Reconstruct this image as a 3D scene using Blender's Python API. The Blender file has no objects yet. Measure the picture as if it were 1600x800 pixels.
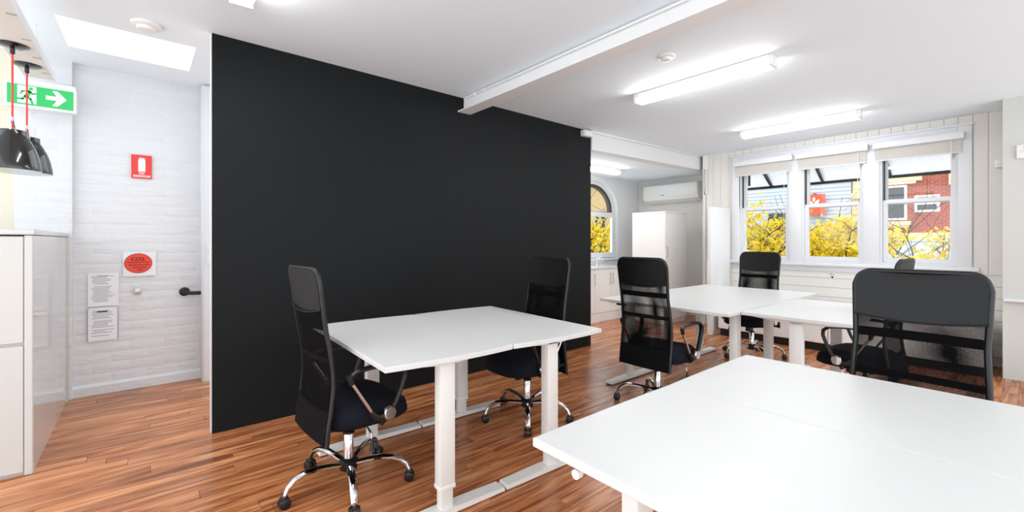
import bpy, bmesh, math, random
from mathutils import Vector, Matrix
R = math.radians
PI = math.pi
rnd = random.Random(7)
scene = bpy.context.scene
C = scene.collection

# ------------------------------------------------------------------ camera, world, exposure
EYE = 1.34
YAW = 0.6968
cd = bpy.data.cameras.new('camera'); cam = bpy.data.objects.new('camera', cd); C.objects.link(cam)
cam.location = (0, 0, EYE); cam.rotation_euler = (R(90), 0, -YAW)
cd.sensor_width = 36; cd.lens = 36 * 686.2 / 1600; cd.shift_y = -22.8 / 1600; cd.clip_start = .03; cd.clip_end = 300
scene.camera = cam
w = bpy.data.worlds.new('overcast_sky'); scene.world = w; w.use_nodes = True
bg = w.node_tree.nodes['Background']; bg.inputs[0].default_value = (.91, .96, 1.0, 1); bg.inputs[1].default_value = 1.2
LAMP = 13.0          # tube light emission
scene.view_settings.view_transform = 'Standard'; scene.view_settings.look = 'None'
scene.view_settings.exposure = 1.12; scene.view_settings.gamma = 1; scene.view_settings.use_curve_mapping = False

# ------------------------------------------------------------------ materials
def lin(c):
    return tuple(((v / 255) / 12.92 if v / 255 <= .04045 else ((v / 255 + .055) / 1.055) ** 2.4) for v in c)
def mat(name, rgb, rough=.5, metal=0, spec=.5, srgb=True, bump=None, var=None, coat=0):
    m = bpy.data.materials.new(name); m.use_nodes = True
    nt = m.node_tree; b = nt.nodes['Principled BSDF']
    col = lin(rgb) if srgb else rgb
    b.inputs['Base Color'].default_value = (*col, 1); b.inputs['Roughness'].default_value = rough
    b.inputs['Metallic'].default_value = metal; b.inputs['Specular IOR Level'].default_value = spec
    if coat: b.inputs['Coat Weight'].default_value = coat; b.inputs['Coat Roughness'].default_value = .05
    if bump or var:
        geo = nt.nodes.new('ShaderNodeNewGeometry')
        if var:
            n = nt.nodes.new('ShaderNodeTexNoise'); n.inputs['Scale'].default_value = var[0]; n.inputs['Detail'].default_value = 4
            nt.links.new(geo.outputs['Position'], n.inputs['Vector'])
            r = nt.nodes.new('ShaderNodeMix'); r.data_type = 'RGBA'
            r.inputs[6].default_value = (*[v * (1 - var[1]) for v in col], 1); r.inputs[7].default_value = (*[min(1, v * (1 + var[1])) for v in col], 1)
            nt.links.new(n.outputs['Fac'], r.inputs[0]); nt.links.new(r.outputs[2], b.inputs['Base Color'])
        if bump:
            n = nt.nodes.new('ShaderNodeTexNoise'); n.inputs['Scale'].default_value = bump[0]; n.inputs['Detail'].default_value = 5
            nt.links.new(geo.outputs['Position'], n.inputs['Vector'])
            if len(bump) > 3:
                mp = nt.nodes.new('ShaderNodeMapping'); mp.inputs['Scale'].default_value = bump[3]
                nt.links.new(geo.outputs['Position'], mp.inputs['Vector']); nt.links.new(mp.outputs[0], n.inputs['Vector'])
            bp = nt.nodes.new('ShaderNodeBump'); bp.inputs['Strength'].default_value = bump[1]; bp.inputs['Distance'].default_value = bump[2]
            nt.links.new(n.outputs['Fac'], bp.inputs['Height']); nt.links.new(bp.outputs[0], b.inputs['Normal'])
    return m
def emat(name, rgb, s):
    m = bpy.data.materials.new(name); m.use_nodes = True
    b = m.node_tree.nodes['Principled BSDF']; b.inputs['Base Color'].default_value = (.9, .9, .9, 1)
    b.inputs['Emission Color'].default_value = (*rgb, 1); b.inputs['Emission Strength'].default_value = s
    return m
def glassmat(name, refl=.06, tint=(1, 1, 1), rough=0):
    m = bpy.data.materials.new(name); m.use_nodes = True; nt = m.node_tree; nt.nodes.clear()
    o = nt.nodes.new('ShaderNodeOutputMaterial'); mx = nt.nodes.new('ShaderNodeMixShader'); mx.inputs[0].default_value = refl
    t = nt.nodes.new('ShaderNodeBsdfTransparent'); t.inputs[0].default_value = (*tint, 1)
    g = nt.nodes.new('ShaderNodeBsdfGlossy'); g.inputs['Roughness'].default_value = rough
    nt.links.new(t.outputs[0], mx.inputs[1]); nt.links.new(g.outputs[0], mx.inputs[2]); nt.links.new(mx.outputs[0], o.inputs[0])
    return m
def clothmat(name, rgb, trans):
    m = bpy.data.materials.new(name); m.use_nodes = True; nt = m.node_tree; nt.nodes.clear()
    o = nt.nodes.new('ShaderNodeOutputMaterial'); mx = nt.nodes.new('ShaderNodeMixShader'); mx.inputs[0].default_value = trans
    d = nt.nodes.new('ShaderNodeBsdfDiffuse'); d.inputs[0].default_value = (*rgb, 1)
    t = nt.nodes.new('ShaderNodeBsdfTranslucent'); t.inputs[0].default_value = (*rgb, 1)
    nt.links.new(d.outputs[0], mx.inputs[1]); nt.links.new(t.outputs[0], mx.inputs[2]); nt.links.new(mx.outputs[0], o.inputs[0])
    return m
def meshmat(name, pitch, thr):
    m = bpy.data.materials.new(name); m.use_nodes = True; nt = m.node_tree
    b = nt.nodes['Principled BSDF']; b.inputs['Base Color'].default_value = (.003, .003, .004, 1); b.inputs['Roughness'].default_value = .8; b.inputs['Specular IOR Level'].default_value = .08
    o = nt.nodes['Material Output']
    tc = nt.nodes.new('ShaderNodeTexCoord'); sp = nt.nodes.new('ShaderNodeSeparateXYZ'); nt.links.new(tc.outputs['Object'], sp.inputs[0])
    def M(op, a, bv=None):
        n = nt.nodes.new('ShaderNodeMath'); n.operation = op
        nt.links.new(a, n.inputs[0])
        if bv is not None:
            if isinstance(bv, (int, float)): n.inputs[1].default_value = bv
            else: nt.links.new(bv, n.inputs[1])
        return n.outputs[0]
    k = 2 * PI / pitch
    sy = M('SINE', M('MULTIPLY', sp.outputs[1], k)); sz = M('SINE', M('MULTIPLY', sp.outputs[2], k))
    hole = M('GREATER_THAN', M('MULTIPLY', sy, sz), thr)
    t = nt.nodes.new('ShaderNodeBsdfTransparent'); mx = nt.nodes.new('ShaderNodeMixShader')
    nt.links.new(hole, mx.inputs[0]); nt.links.new(b.outputs[0], mx.inputs[1]); nt.links.new(t.outputs[0], mx.inputs[2]); nt.links.new(mx.outputs[0], o.inputs[0])
    return m
def woodmat(name):
    m = bpy.data.materials.new(name); m.use_nodes = True; nt = m.node_tree; b = nt.nodes['Principled BSDF']
    N = nt.nodes.new; L = nt.links.new
    geo = N('ShaderNodeNewGeometry'); oi = N('ShaderNodeObjectInfo')
    ad = N('ShaderNodeMath'); ad.operation = 'ADD'; L(oi.outputs['Random'], ad.inputs[0]); L(geo.outputs['Random Per Island'], ad.inputs[1])
    fr = N('ShaderNodeMath'); fr.operation = 'FRACT'; L(ad.outputs[0], fr.inputs[0])
    ml = N('ShaderNodeMath'); ml.operation = 'MULTIPLY'; L(fr.outputs[0], ml.inputs[0]); ml.inputs[1].default_value = 37
    cb = N('ShaderNodeCombineXYZ'); L(ml.outputs[0], cb.inputs[0]); L(ml.outputs[0], cb.inputs[2])
    va = N('ShaderNodeVectorMath'); va.operation = 'ADD'; L(geo.outputs['Position'], va.inputs[0]); L(cb.outputs[0], va.inputs[1])
    def noise(sc, detail, dist, scale):
        mp = N('ShaderNodeMapping'); mp.inputs['Scale'].default_value = sc; L(va.outputs[0], mp.inputs[0])
        n = N('ShaderNodeTexNoise'); n.inputs['Scale'].default_value = scale; n.inputs['Detail'].default_value = detail; n.inputs['Distortion'].default_value = dist
        L(mp.outputs[0], n.inputs['Vector']); return n.outputs['Fac']
    streak = noise((1.0, 11, 1), 5, 1.1, 1.6)
    fine = noise((4, 90, 1), 3, .2, 1.5)
    rp = N('ShaderNodeValToRGB'); e = rp.color_ramp.elements
    e[0].position = .30; e[0].color = (*lin((122, 70, 42)), 1)
    e[1].position = .74; e[1].color = (*lin((222, 166, 120)), 1)
    k = rp.color_ramp.elements.new(.42); k.color = (*lin((160, 98, 60)), 1)
    k = rp.color_ramp.elements.new(.56); k.color = (*lin((196, 132, 88)), 1)
    L(streak, rp.inputs[0])
    mx = N('ShaderNodeMix'); mx.data_type = 'RGBA'; mx.blend_type = 'MULTIPLY'; mx.inputs[0].default_value = 1
    r2 = N('ShaderNodeValToRGB'); r2.color_ramp.elements[0].color = (.84, .79, .74, 1); r2.color_ramp.elements[1].color = (1.14, 1.12, 1.10, 1)
    r2.color_ramp.elements[0].position = .35; r2.color_ramp.elements[1].position = .65
    L(fine, r2.inputs[0]); L(rp.outputs[0], mx.inputs[6]); L(r2.outputs[0], mx.inputs[7])
    m2 = N('ShaderNodeMix'); m2.data_type = 'RGBA'; m2.blend_type = 'MULTIPLY'; m2.inputs[0].default_value = 1
    r3 = N('ShaderNodeValToRGB'); r3.color_ramp.elements[0].color = (.84, .80, .77, 1); r3.color_ramp.elements[1].color = (1.2, 1.18, 1.16, 1)
    L(fr.outputs[0], r3.inputs[0]); L(mx.outputs[2], m2.inputs[6]); L(r3.outputs[0], m2.inputs[7])
    L(m2.outputs[2], b.inputs['Base Color']); b.inputs['Roughness'].default_value = .27; b.inputs['Specular IOR Level'].default_value = .5
    return m

M = {}
M['white'] = mat('white_paint', (231, 232, 232), .55)
M['ceil'] = mat('ceiling_paint', (240, 248, 254), .8, bump=(2.5, .05, .01))
M['beam'] = mat('beam_paint', (236, 236, 236), .45)
M['wallw'] = mat('wall_paint', (226, 223, 217), .7, bump=(3, .06, .01))
M['board'] = mat('board_paint', (228, 225, 219), .6)
M['brickw'] = mat('painted_brick', (226, 228, 231), .5, bump=(9, .5, .012, (1, 1, 3.5)))
M['mortar'] = mat('painted_mortar', (222, 224, 227), .55, bump=(30, .3, .004))
M['creamw'] = mat('cream_wall', (232, 224, 205), .7)
M['dark'] = mat('charcoal_paint', (15, 18, 20), .6, spec=.22)
M['trim'] = mat('trim_gloss', (228, 230, 233), .35)
M['wood'] = woodmat('timber_planks')
M['sub'] = mat('subfloor', (60, 34, 22), .8)
M['desk'] = mat('desk_laminate', (217, 217, 215), .38)
M['steelw'] = mat('white_powdercoat', (232, 231, 227), .4)
M['chrome'] = mat('chrome', (225, 225, 228), .07, metal=1)
M['steel'] = mat('brushed_steel', (190, 188, 184), .3, metal=1)
M['plast'] = mat('black_plastic', (16, 16, 17), .4)
M['plastw'] = mat('white_plastic', (236, 236, 233), .35)
M['leather'] = mat('black_leather', (10, 10, 11), .45, spec=.35, bump=(160, .12, .001))
M['fabric'] = mat('black_fabric', (10, 10, 13), .9, spec=.15)
M['fabricb'] = mat('navy_fabric', (18, 20, 30), .85, spec=.2)
M['net'] = meshmat('mesh_net', .0046, .12)
M['gloss'] = mat('gloss_laminate', (226, 226, 226), .12, coat=.4)
M['counter'] = mat('counter_laminate', (203, 202, 198), .4)
M['counterg'] = mat('counter_gloss', (206, 207, 208), .1, coat=.4)
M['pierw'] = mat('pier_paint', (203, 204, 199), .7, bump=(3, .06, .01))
M['lam'] = mat('cabinet_laminate', (246, 244, 240), .45)
M['black'] = mat('black_plinth', (14, 14, 15), .5)
M['tube'] = emat('tube_light', (1, 1, 1), LAMP)
M['bulb'] = emat('warm_bulb', (1, .85, .62), 16)
M['lampw'] = mat('lamp_white_lining', (250, 240, 222), .5)
M['lampk'] = mat('lamp_black_gloss', (14, 14, 15), .12, coat=.6)
M['red'] = mat('red_cord', (225, 62, 60), .6)
M['sred'] = mat('sign_red', (232, 62, 58), .5)
M['co2'] = mat('sign_orange_red', (236, 66, 44), .5)
M['ink'] = mat('black_ink', (24, 14, 12), .6)
M['inkg'] = mat('grey_ink', (150, 150, 156), .7)
M['paper'] = mat('paper', (240, 241, 245), .6)
M['green'] = mat('exit_green', (46, 196, 104), .45)
M['exitw'] = mat('exit_white', (246, 250, 246), .45)
M['glass'] = glassmat('window_glass', .035)
M['diff'] = clothmat('skylight_diffuser', (.95, .97, 1), .9)
M['blind'] = clothmat('roller_blind', (.86, .84, .80), .45)
M['frost'] = mat('awning_white', (228, 234, 240), .5)
M['awn'] = clothmat('awning_sheet', (.80, .83, .86), .55)
M['iron'] = mat('black_iron', (22, 24, 26), .5)
M['darkframe'] = mat('dark_reveal', (78, 72, 64), .7)
M['bark'] = mat('bark', (58, 46, 40), .85, bump=(40, .4, .01))
M['brick'] = None
M['cream'] = mat('cream_render', (226, 208, 164), .8, var=(1.2, .08))
M['weather'] = mat('pale_weatherboard', (196, 206, 216), .7)
M['pane'] = mat('dark_pane', (56, 60, 66), .1)
M['orange'] = mat('sign_orange', (240, 92, 54), .5)
M['roofb'] = mat('blue_grey_roof', (128, 140, 164), .6)
M['asph'] = mat('asphalt', (120, 120, 122), .9)
M['tan'] = mat('tan_brick', (206, 178, 128), .85, var=(3, .15))
def brickmat():
    m = bpy.data.materials.new('red_brick'); m.use_nodes = True; nt = m.node_tree; b = nt.nodes['Principled BSDF']
    geo = nt.nodes.new('ShaderNodeNewGeometry'); sp = nt.nodes.new('ShaderNodeSeparateXYZ'); cb = nt.nodes.new('ShaderNodeCombineXYZ')
    nt.links.new(geo.outputs['Position'], sp.inputs[0]); nt.links.new(sp.outputs[1], cb.inputs[0]); nt.links.new(sp.outputs[2], cb.inputs[1])
    t = nt.nodes.new('ShaderNodeTexBrick'); t.inputs['Color1'].default_value = (*lin((176, 82, 62)), 1); t.inputs['Color2'].default_value = (*lin((150, 66, 50)), 1)
    t.inputs['Mortar'].default_value = (*lin((176, 120, 100)), 1); t.inputs['Scale'].default_value = 1
    t.inputs['Brick Width'].default_value = .24; t.inputs['Row Height'].default_value = .086; t.inputs['Mortar Size'].default_value = .01
    nt.links.new(cb.outputs[0], t.inputs['Vector']); nt.links.new(t.outputs[0], b.inputs['Base Color']); b.inputs['Roughness'].default_value = .9
    return m
M['brick'] = brickmat()
def leafmat():
    m = bpy.data.materials.new('autumn_leaves'); m.use_nodes = True; nt = m.node_tree; nt.nodes.clear()
    o = nt.nodes.new('ShaderNodeOutputMaterial'); geo = nt.nodes.new('ShaderNodeNewGeometry')
    rp = nt.nodes.new('ShaderNodeValToRGB'); e = rp.color_ramp.elements
    e[0].color = (*lin((206, 170, 36)), 1); e[1].color = (*lin((255, 206, 40)), 1)
    k = rp.color_ramp.elements.new(.75); k.color = (*lin((252, 222, 70)), 1)
    k = rp.color_ramp.elements.new(.12); k.color = (*lin((190, 186, 66)), 1)
    nt.links.new(geo.outputs['Random Per Island'], rp.inputs[0])
    d = nt.nodes.new('ShaderNodeBsdfDiffuse'); t = nt.nodes.new('ShaderNodeBsdfTranslucent'); mx = nt.nodes.new('ShaderNodeMixShader'); mx.inputs[0].default_value = .5
    nt.links.new(rp.outputs[0], d.inputs[0]); nt.links.new(rp.outputs[0], t.inputs[0])
    nt.links.new(d.outputs[0], mx.inputs[1]); nt.links.new(t.outputs[0], mx.inputs[2]); nt.links.new(mx.outputs[0], o.inputs[0])
    return m
M['leaf'] = leafmat()

# ------------------------------------------------------------------ mesh helpers
class MB:
    def __init__(self): self.v = []; self.f = []; self.s = []
    def add(self, vs, fs, smooth=False):
        n = len(self.v); self.v += [tuple(p) for p in vs]; self.f += [tuple(i + n for i in f) for f in fs]; self.s += [smooth] * len(fs); return self
    def box(self, x0, x1, y0, y1, z0, z1, bevel=0, seg=2):
        if x1 < x0: x0, x1 = x1, x0
        if y1 < y0: y0, y1 = y1, y0
        if z1 < z0: z0, z1 = z1, z0
        vs = [(x, y, z) for z in (z0, z1) for y in (y0, y1) for x in (x0, x1)]
        fs = [(0, 2, 3, 1), (4, 5, 7, 6), (0, 1, 5, 4), (2, 6, 7, 3), (0, 4, 6, 2), (1, 3, 7, 5)]
        if bevel <= 0: return self.add(vs, fs)
        bm = bmesh.new(); bv = [bm.verts.new(p) for p in vs]
        for f in fs: bm.faces.new([bv[i] for i in f])
        bmesh.ops.bevel(bm, geom=list(bm.edges), offset=bevel, segments=seg, affect='EDGES', profile=.5)
        self._bm(bm, seg > 1); return self
    def _bm(self, bm, smooth):
        bm.verts.index_update()
        self.add([v.co.copy() for v in bm.verts], [[v.index for v in f.verts] for f in bm.faces], smooth); bm.free()
    def prism(self, poly, axis, a, b):     # poly in the two other axes (cyclic order), extruded along axis a..b
        def P(u, v, t): return {'x': (t, u, v), 'y': (u, t, v), 'z': (u, v, t)}[axis]
        n = len(poly); vs = [P(u, v, a) for u, v in poly] + [P(u, v, b) for u, v in poly]
        fs = [tuple(range(n))[::-1], tuple(range(n, 2 * n))] + [(i, (i + 1) % n, n + (i + 1) % n, n + i) for i in range(n)]
        return self.add(vs, fs)
    def tube(self, path, r, n=8, closed=False, sx=1, sy=1, up=None):
        P = [Vector(p) for p in path]; m = len(P)
        rr = r if isinstance(r, (list, tuple)) else [r] * m
        tang = []
        for i in range(m):
            a = P[(i - 1) % m] if closed or i > 0 else P[0]; b = P[(i + 1) % m] if closed or i < m - 1 else P[-1]
            tang.append((b - a).normalized())
        u = Vector(up) if up else (Vector((0, 0, 1)) if abs(tang[0].z) < .9 else Vector((1, 0, 0)))
        vs = []
        for i in range(m):
            t = tang[i]; u = (u - t * u.dot(t))
            if u.length < 1e-5: u = t.orthogonal()
            u.normalize(); w_ = t.cross(u)
            for k in range(n):
                a = 2 * PI * k / n; vs.append(P[i] + (u * math.cos(a) * sx + w_ * math.sin(a) * sy) * rr[i])
        fs = []
        for i in range(m if closed else m - 1):
            j = (i + 1) % m
            for k in range(n): fs.append((i * n + k, i * n + (k + 1) % n, j * n + (k + 1) % n, j * n + k))
        if not closed: fs += [tuple(range(n))[::-1], tuple(range((m - 1) * n, m * n))]
        return self.add(vs, fs, True)
    def cyl(self, p0, p1, r, n=16, r1=None):
        return self.tube([p0, p1], [r, r if r1 is None else r1], n)
    def lathe(self, prof, c=(0, 0, 0), n=32, smooth=True):
        vs = []; fs = []
        for r, z in prof:
            for k in range(n):
                a = 2 * PI * k / n; vs.append((c[0] + r * math.cos(a), c[1] + r * math.sin(a), c[2] + z))
        for i in range(len(prof) - 1):
            for k in range(n): fs.append((i * n + k, i * n + (k + 1) % n, (i + 1) * n + (k + 1) % n, (i + 1) * n + k))
        if prof[0][0] > 1e-6: fs.append(tuple(range(n))[::-1])
        if prof[-1][0] > 1e-6: fs.append(tuple(range((len(prof) - 1) * n, len(prof) * n)))
        return self.add(vs, fs, smooth)
    def mesh(self, name):
        me = bpy.data.meshes.new(name); me.from_pydata(self.v, [], self.f)
        me.polygons.foreach_set('use_smooth', self.s); me.update()
        return me
def obj(name, mb, m, parent=None, loc=None, rotz=0, fix=False, sharp=40):
    me = mb if isinstance(mb, bpy.types.Mesh) else mb.mesh(name)
    if not isinstance(mb, bpy.types.Mesh):
        bm = bmesh.new(); bm.from_mesh(me)
        bmesh.ops.remove_doubles(bm, verts=bm.verts, dist=1e-6)
        bmesh.ops.recalc_face_normals(bm, faces=bm.faces)
        for e in bm.edges:
            if len(e.link_faces) == 2 and e.calc_face_angle(0) > R(sharp): e.smooth = False
        bm.to_mesh(me); bm.free()
        me.materials.append(M[m] if isinstance(m, str) else m)
    o = bpy.data.objects.new(name, me); C.objects.link(o)
    if parent: o.parent = parent
    if loc: o.location = loc
    o.rotation_euler.z = rotz
    return o
def tag(o, label=None, cat=None, group=None, kind=None):
    if label: o['label'] = label
    if cat: o['category'] = cat
    if group: o['group'] = group
    if kind: o['kind'] = kind
    return o
def thing(name, label, cat, loc=(0, 0, 0), rotz=0, group=None):
    o = bpy.data.objects.new(name, None); C.objects.link(o); o.location = loc; o.rotation_euler.z = rotz; o.empty_display_size = .1
    return tag(o, label, cat, group)
def struct(name, mb, m, parent=None):
    o = obj(name, mb, m, parent); o['kind'] = 'structure'; return o
def kids(o): return [c for c in bpy.data.objects if c.parent == o]
def copy_tree(o, parent=None):
    c = o.copy(); C.objects.link(c); c.parent = parent
    for ch in KID.get(o.name, []): copy_tree(ch, c)
    return c
KID = {}
def index_kids():
    KID.clear()
    for o in bpy.data.objects:
        if o.parent: KID.setdefault(o.parent.name, []).append(o)
def textmesh(s, size, depth=.0005):
    cu = bpy.data.curves.new('t', 'FONT'); cu.body = s; cu.size = size; cu.align_x = 'CENTER'; cu.align_y = 'CENTER'; cu.extrude = depth; cu.offset = size * .02
    o = bpy.data.objects.new('t', cu); C.objects.link(o); bpy.context.view_layer.update()
    me = bpy.data.meshes.new_from_object(o.evaluated_get(bpy.context.evaluated_depsgraph_get()))
    bpy.data.objects.remove(o); bpy.data.curves.remove(cu)
    return me
def put_text(s, size, loc, m, parent, sx=1):      # text facing -y
    me = textmesh(s, size); me.materials.clear(); me.materials.append(M[m])
    o = bpy.data.objects.new('lettering', me); C.objects.link(o); o.parent = parent
    o.location = loc; o.rotation_euler = (R(90), 0, 0); o.scale = (sx, 1, 1)
    return o

# ------------------------------------------------------------------ the setting: floor
Y_DARK, Y_BRICK, Y_NOOK, X_WIN, X_AC, X_PIER = 3.68, 5.30, 5.15, 7.00, 7.65, 6.45
FX0, FX1, FY0, FY1 = -1.9, 7.7, -1.6, 5.3
floor = struct('floor', MB().box(FX0, FX1 + .2, FY0, FY1 + .1, -.16, -.012), 'sub')
cY, sY = math.cos(YAW), math.sin(YAW)
def proj(x, y, z):
    r = cY * x - sY * y; t = sY * x + cY * y
    if t < .3: return None
    return 800 + 686.2 * r / t, 377.2 + 686.2 * (EYE - z) / t, t
PW, PT = .1, .012
def plank_geo(mb, x0, x1, y0, y1):
    b = .0015; g = .0008
    x0 += g; x1 -= g; y0 += g; y1 -= g
    vs = [(x0, y0, -PT), (x1, y0, -PT), (x1, y1, -PT), (x0, y1, -PT), (x0, y0, -b), (x1, y0, -b), (x1, y1, -b), (x0, y1, -b),
          (x0 + b, y0 + b, 0), (x1 - b, y0 + b, 0), (x1 - b, y1 - b, 0), (x0 + b, y1 - b, 0)]
    fs = [(8, 9, 10, 11)] + [(i, (i + 1) % 4, 4 + (i + 1) % 4, 4 + i) for i in range(4)] + [(4 + i, 4 + (i + 1) % 4, 8 + (i + 1) % 4, 8 + i) for i in range(4)]
    mb.add(vs, fs)
planks = []
for k in range(int((FY1 - FY0) / PW)):
    y0 = FY0 + k * PW; x = FX0 - rnd.random() * 1.2
    while x < FX1:
        L = 1.2 if rnd.random() < .75 else .9
        a, b = max(x, FX0), min(x + L, FX1)
        if b - a > .05: planks.append((a, b, y0, abs(b - a - L) < 1e-6, L))
        x += L
def plank_score(p):
    q = proj((p[0] + p[1]) / 2, p[2] + .05, 0)
    if not q or not (-150 < q[0] < 1750) or not (380 < q[1] < 900): return 0
    cx, cy = (p[0] + p[1]) / 2, p[2] + .05
    if Y_DARK + .02 < cy and .5 < cx < 4.3: return 0
    if cx > .95 and cx < 2.1 and cy < .7: return .01 / q[2]
    return 1 / q[2]
planks.sort(key=plank_score, reverse=True)
pm = {}
for L in (1.2, .9):
    mb = MB(); plank_geo(mb, -L / 2, L / 2, -PW / 2, PW / 2); me = mb.mesh('plank'); me.materials.append(M['wood']); pm[L] = me
rest = MB()
for i, (a, b, y0, full, L) in enumerate(planks):
    if i < 295:
        if full: me = pm[L]
        else:
            mb = MB(); plank_geo(mb, -(b - a) / 2, (b - a) / 2, -PW / 2, PW / 2); me = mb.mesh('plank'); me.materials.append(M['wood'])
        o = bpy.data.objects.new('plank', me); C.objects.link(o); o.parent = floor; o.location = ((a + b) / 2, y0 + PW / 2, 0)
    else: plank_geo(rest, a, b, y0, y0 + PW)
tag(obj('planks', rest, 'wood', floor), kind='stuff')

# ------------------------------------------------------------------ ceiling
def cz(x, y=0): return 2.79 - .009 * (x - .36)
def slab(mb, pts, th=.12):     # quad given by four (x,y,z) underside corners
    mb.add(list(pts) + [(x, y, z + th) for x, y, z in pts], [(3, 2, 1, 0), (4, 5, 6, 7), (0, 1, 5, 4), (1, 2, 6, 5), (2, 3, 7, 6), (3, 0, 4, 7)])
cm = MB()
slab(cm, [(FX0, FY0, cz(FX0)), (7.9, FY0, cz(7.9)), (7.9, 3.70, cz(7.9)), (FX0, 3.70, cz(FX0))])
def cz2(x, y): return cz(x) + (y - 3.7) * .042
for x0, x1, y0, y1 in ((FX0, .95, 3.7, 4.09), (FX0, .95, 4.78, 5.4), (FX0, -.45, 4.09, 4.78), (.30, .95, 4.09, 4.78)):
    slab(cm, [(x0, y0, cz2(x0, y0)), (x1, y0, cz2(x1, y0)), (x1, y1, cz2(x1, y1)), (x0, y1, cz2(x0, y1))])
ceiling = struct('ceiling', cm, 'ceil')
# skylight
sk = struct('window_5', MB().box(-.535, -.455, 4.00, 4.87, 2.87, 3.15).box(.305, .385, 4.00, 4.87, 2.87, 3.15).box(-.4545, .3045, 4.00, 4.085, 2.87, 3.15).box(-.4545, .3045, 4.785, 4.87, 2.87, 3.15), 'white')
tag(sk, 'rectangular white skylight in the ceiling above the passage')
obj('pane', MB().box(-.52, .37, 4.02, 4.85, 3.151, 3.157), 'glass', sk)

# ------------------------------------------------------------------ walls
dw = struct('wall_dark', MB().box(.36, 4.40, Y_DARK, Y_DARK + .012, .0, 2.81), 'dark')
tag(dw, 'matt charcoal painted partition wall across the room')
obj('end_panel', MB().box(.357, 4.403, Y_DARK + .012, Y_DARK + .10, 0, 2.80), 'white', dw)
# brick passage wall
bw = struct('wall_back', MB().box(FX0, 1.6, Y_BRICK, Y_BRICK + .15, -.1, 3.0), 'mortar')
tag(bw, 'white painted rough brick wall behind the passage')
BH, BL = .0875, .245
bricks = []
def brick_mesh(L, jit):
    b = .012; h = BH - .001; w2 = L - .001
    mb = MB(); rr = random.Random(jit)
    x0, x1, z0, z1 = -w2 / 2, w2 / 2, -h / 2, h / 2
    d = [rr.uniform(.001, .0045) for _ in range(4)]
    vs = [(x0, 0, z0), (x1, 0, z0), (x1, 0, z1), (x0, 0, z1), (x0 + b, -d[0], z0 + b), (x1 - b, -d[1], z0 + b), (x1 - b, -d[2], z1 - b), (x0 + b, -d[3], z1 - b)]
    vs = [(x + rr.uniform(-.002, .002), y, z + rr.uniform(-.002, .002)) for x, y, z in vs]
    fs = [(4, 5, 6, 7)] + [(i, (i + 1) % 4, 4 + (i + 1) % 4, 4 + i) for i in range(4)]
    mb.add(vs, fs, True); me = mb.mesh('brick'); me.materials.append(M['brickw']); return me
BM = [brick_mesh(BL, i) for i in range(8)]
def lay(parent, x0, x1, y, z0, z1):
    r = 0; z = z0
    while z + BH <= z1 + .02:
        x = x0 - (BL / 2 if r % 2 else 0)
        while x < x1 - .03:
            a, b = max(x, x0), min(x + BL, x1)
            if b - a > .04:
                me = BM[rnd.randrange(8)] if b - a > BL - .001 else brick_mesh(b - a, rnd.randrange(99))
                o = bpy.data.objects.new('brick', me); C.objects.link(o); o.parent = parent; o.location = ((a + b) / 2, y, z + BH / 2)
            x += BL
        z += BH; r += 1
lay(bw, -.47, .42, Y_BRICK, .09, 2.86)
pr = struct('wall_pier', MB().box(-.80, -.47, 5.24, 5.30, 0, 2.95), 'mortar'); tag(pr, 'white painted brick pier behind the counter')
lay(pr, -.80, -.47, 5.24, .0, 2.84)
struct('wall_left', MB().box(FX0, -.80, 5.27, 5.30, 0, 2.95), 'creamw')
bb = MB()
for i in range(9):
    a = -.47 + i * .1; bb.add([(a, 5.27, 0), (a + .1, 5.27, 0), (a + .1, 5.27, .075), (a, 5.27, .075), (a, 5.3, .095), (a + .1, 5.3, .095), (a, 5.3, 0), (a + .1, 5.3, 0)], [(0, 1, 2, 3), (3, 2, 5, 4), (0, 3, 4, 6), (1, 7, 5, 2)])
struct('baseboard_back', bb, 'brickw')
# door frame strip right of the brick wall
fr = struct('trim_1', MB().box(.42, .60, 5.12, 5.30, 0, 2.84, .004), 'trim'); tag(fr, 'white door frame at the end of the brick wall')
obj('door_stop', MB().box(.435, .60, 5.105, 5.12, 0, 2.82), 'trim', fr)
obj('hinge', MB().box(.46, .49, 5.092, 5.105, 1.12, 1.22), 'plastw', fr)
obj('hinge', MB().box(.46, .49, 5.092, 5.105, 1.26, 1.32), 'plastw', fr)
struct('door_1', MB().box(.60, 1.5, 5.16, 5.20, 0, 2.2), 'white')

# nook walls
arch_c, arch_a, arch_b, arch_s = 6.30, .65, .53, 1.92
def arch_pts(a, b, z0, n=18):
    pts = [(arch_c - a, z0), (arch_c + a, z0)]
    for i in range(n + 1):
        t = PI * i / n; pts.append((arch_c + a * math.cos(t), arch_s + b * math.sin(t)))
    return pts
def ring(mb, A, B, y0, y1):      # wall region between outline A (outer) and B (inner), same count
    n = len(A)
    vs = [(u, y0, v) for u, v in A] + [(u, y0, v) for u, v in B] + [(u, y1, v) for u, v in A] + [(u, y1, v) for u, v in B]
    fs = []
    for i in range(n):
        j = (i + 1) % n
        fs += [(i, j, n + j, n + i), (2 * n + i, 3 * n + i, 3 * n + j, 2 * n + j), (n + i, n + j, 3 * n + j, 3 * n + i), (i, 2 * n + i, 2 * n + j, j)]
    mb.add(vs, fs)
inner = arch_pts(arch_a, arch_b, 1.0)
outer = [(4.3, -.1), (X_AC + .1, -.1)]
for i in range(19):
    t = PI * i / 18; c_, s_ = math.cos(t), math.sin(t)
    hx = (X_AC + .1 - arch_c) if c_ > 0 else (arch_c - 4.3); hz = 2.75 - arch_s
    k = min(hx / max(1e-6, abs(c_)), hz / max(1e-6, s_)); outer.append((arch_c + c_ * k, arch_s + s_ * k))
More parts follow.
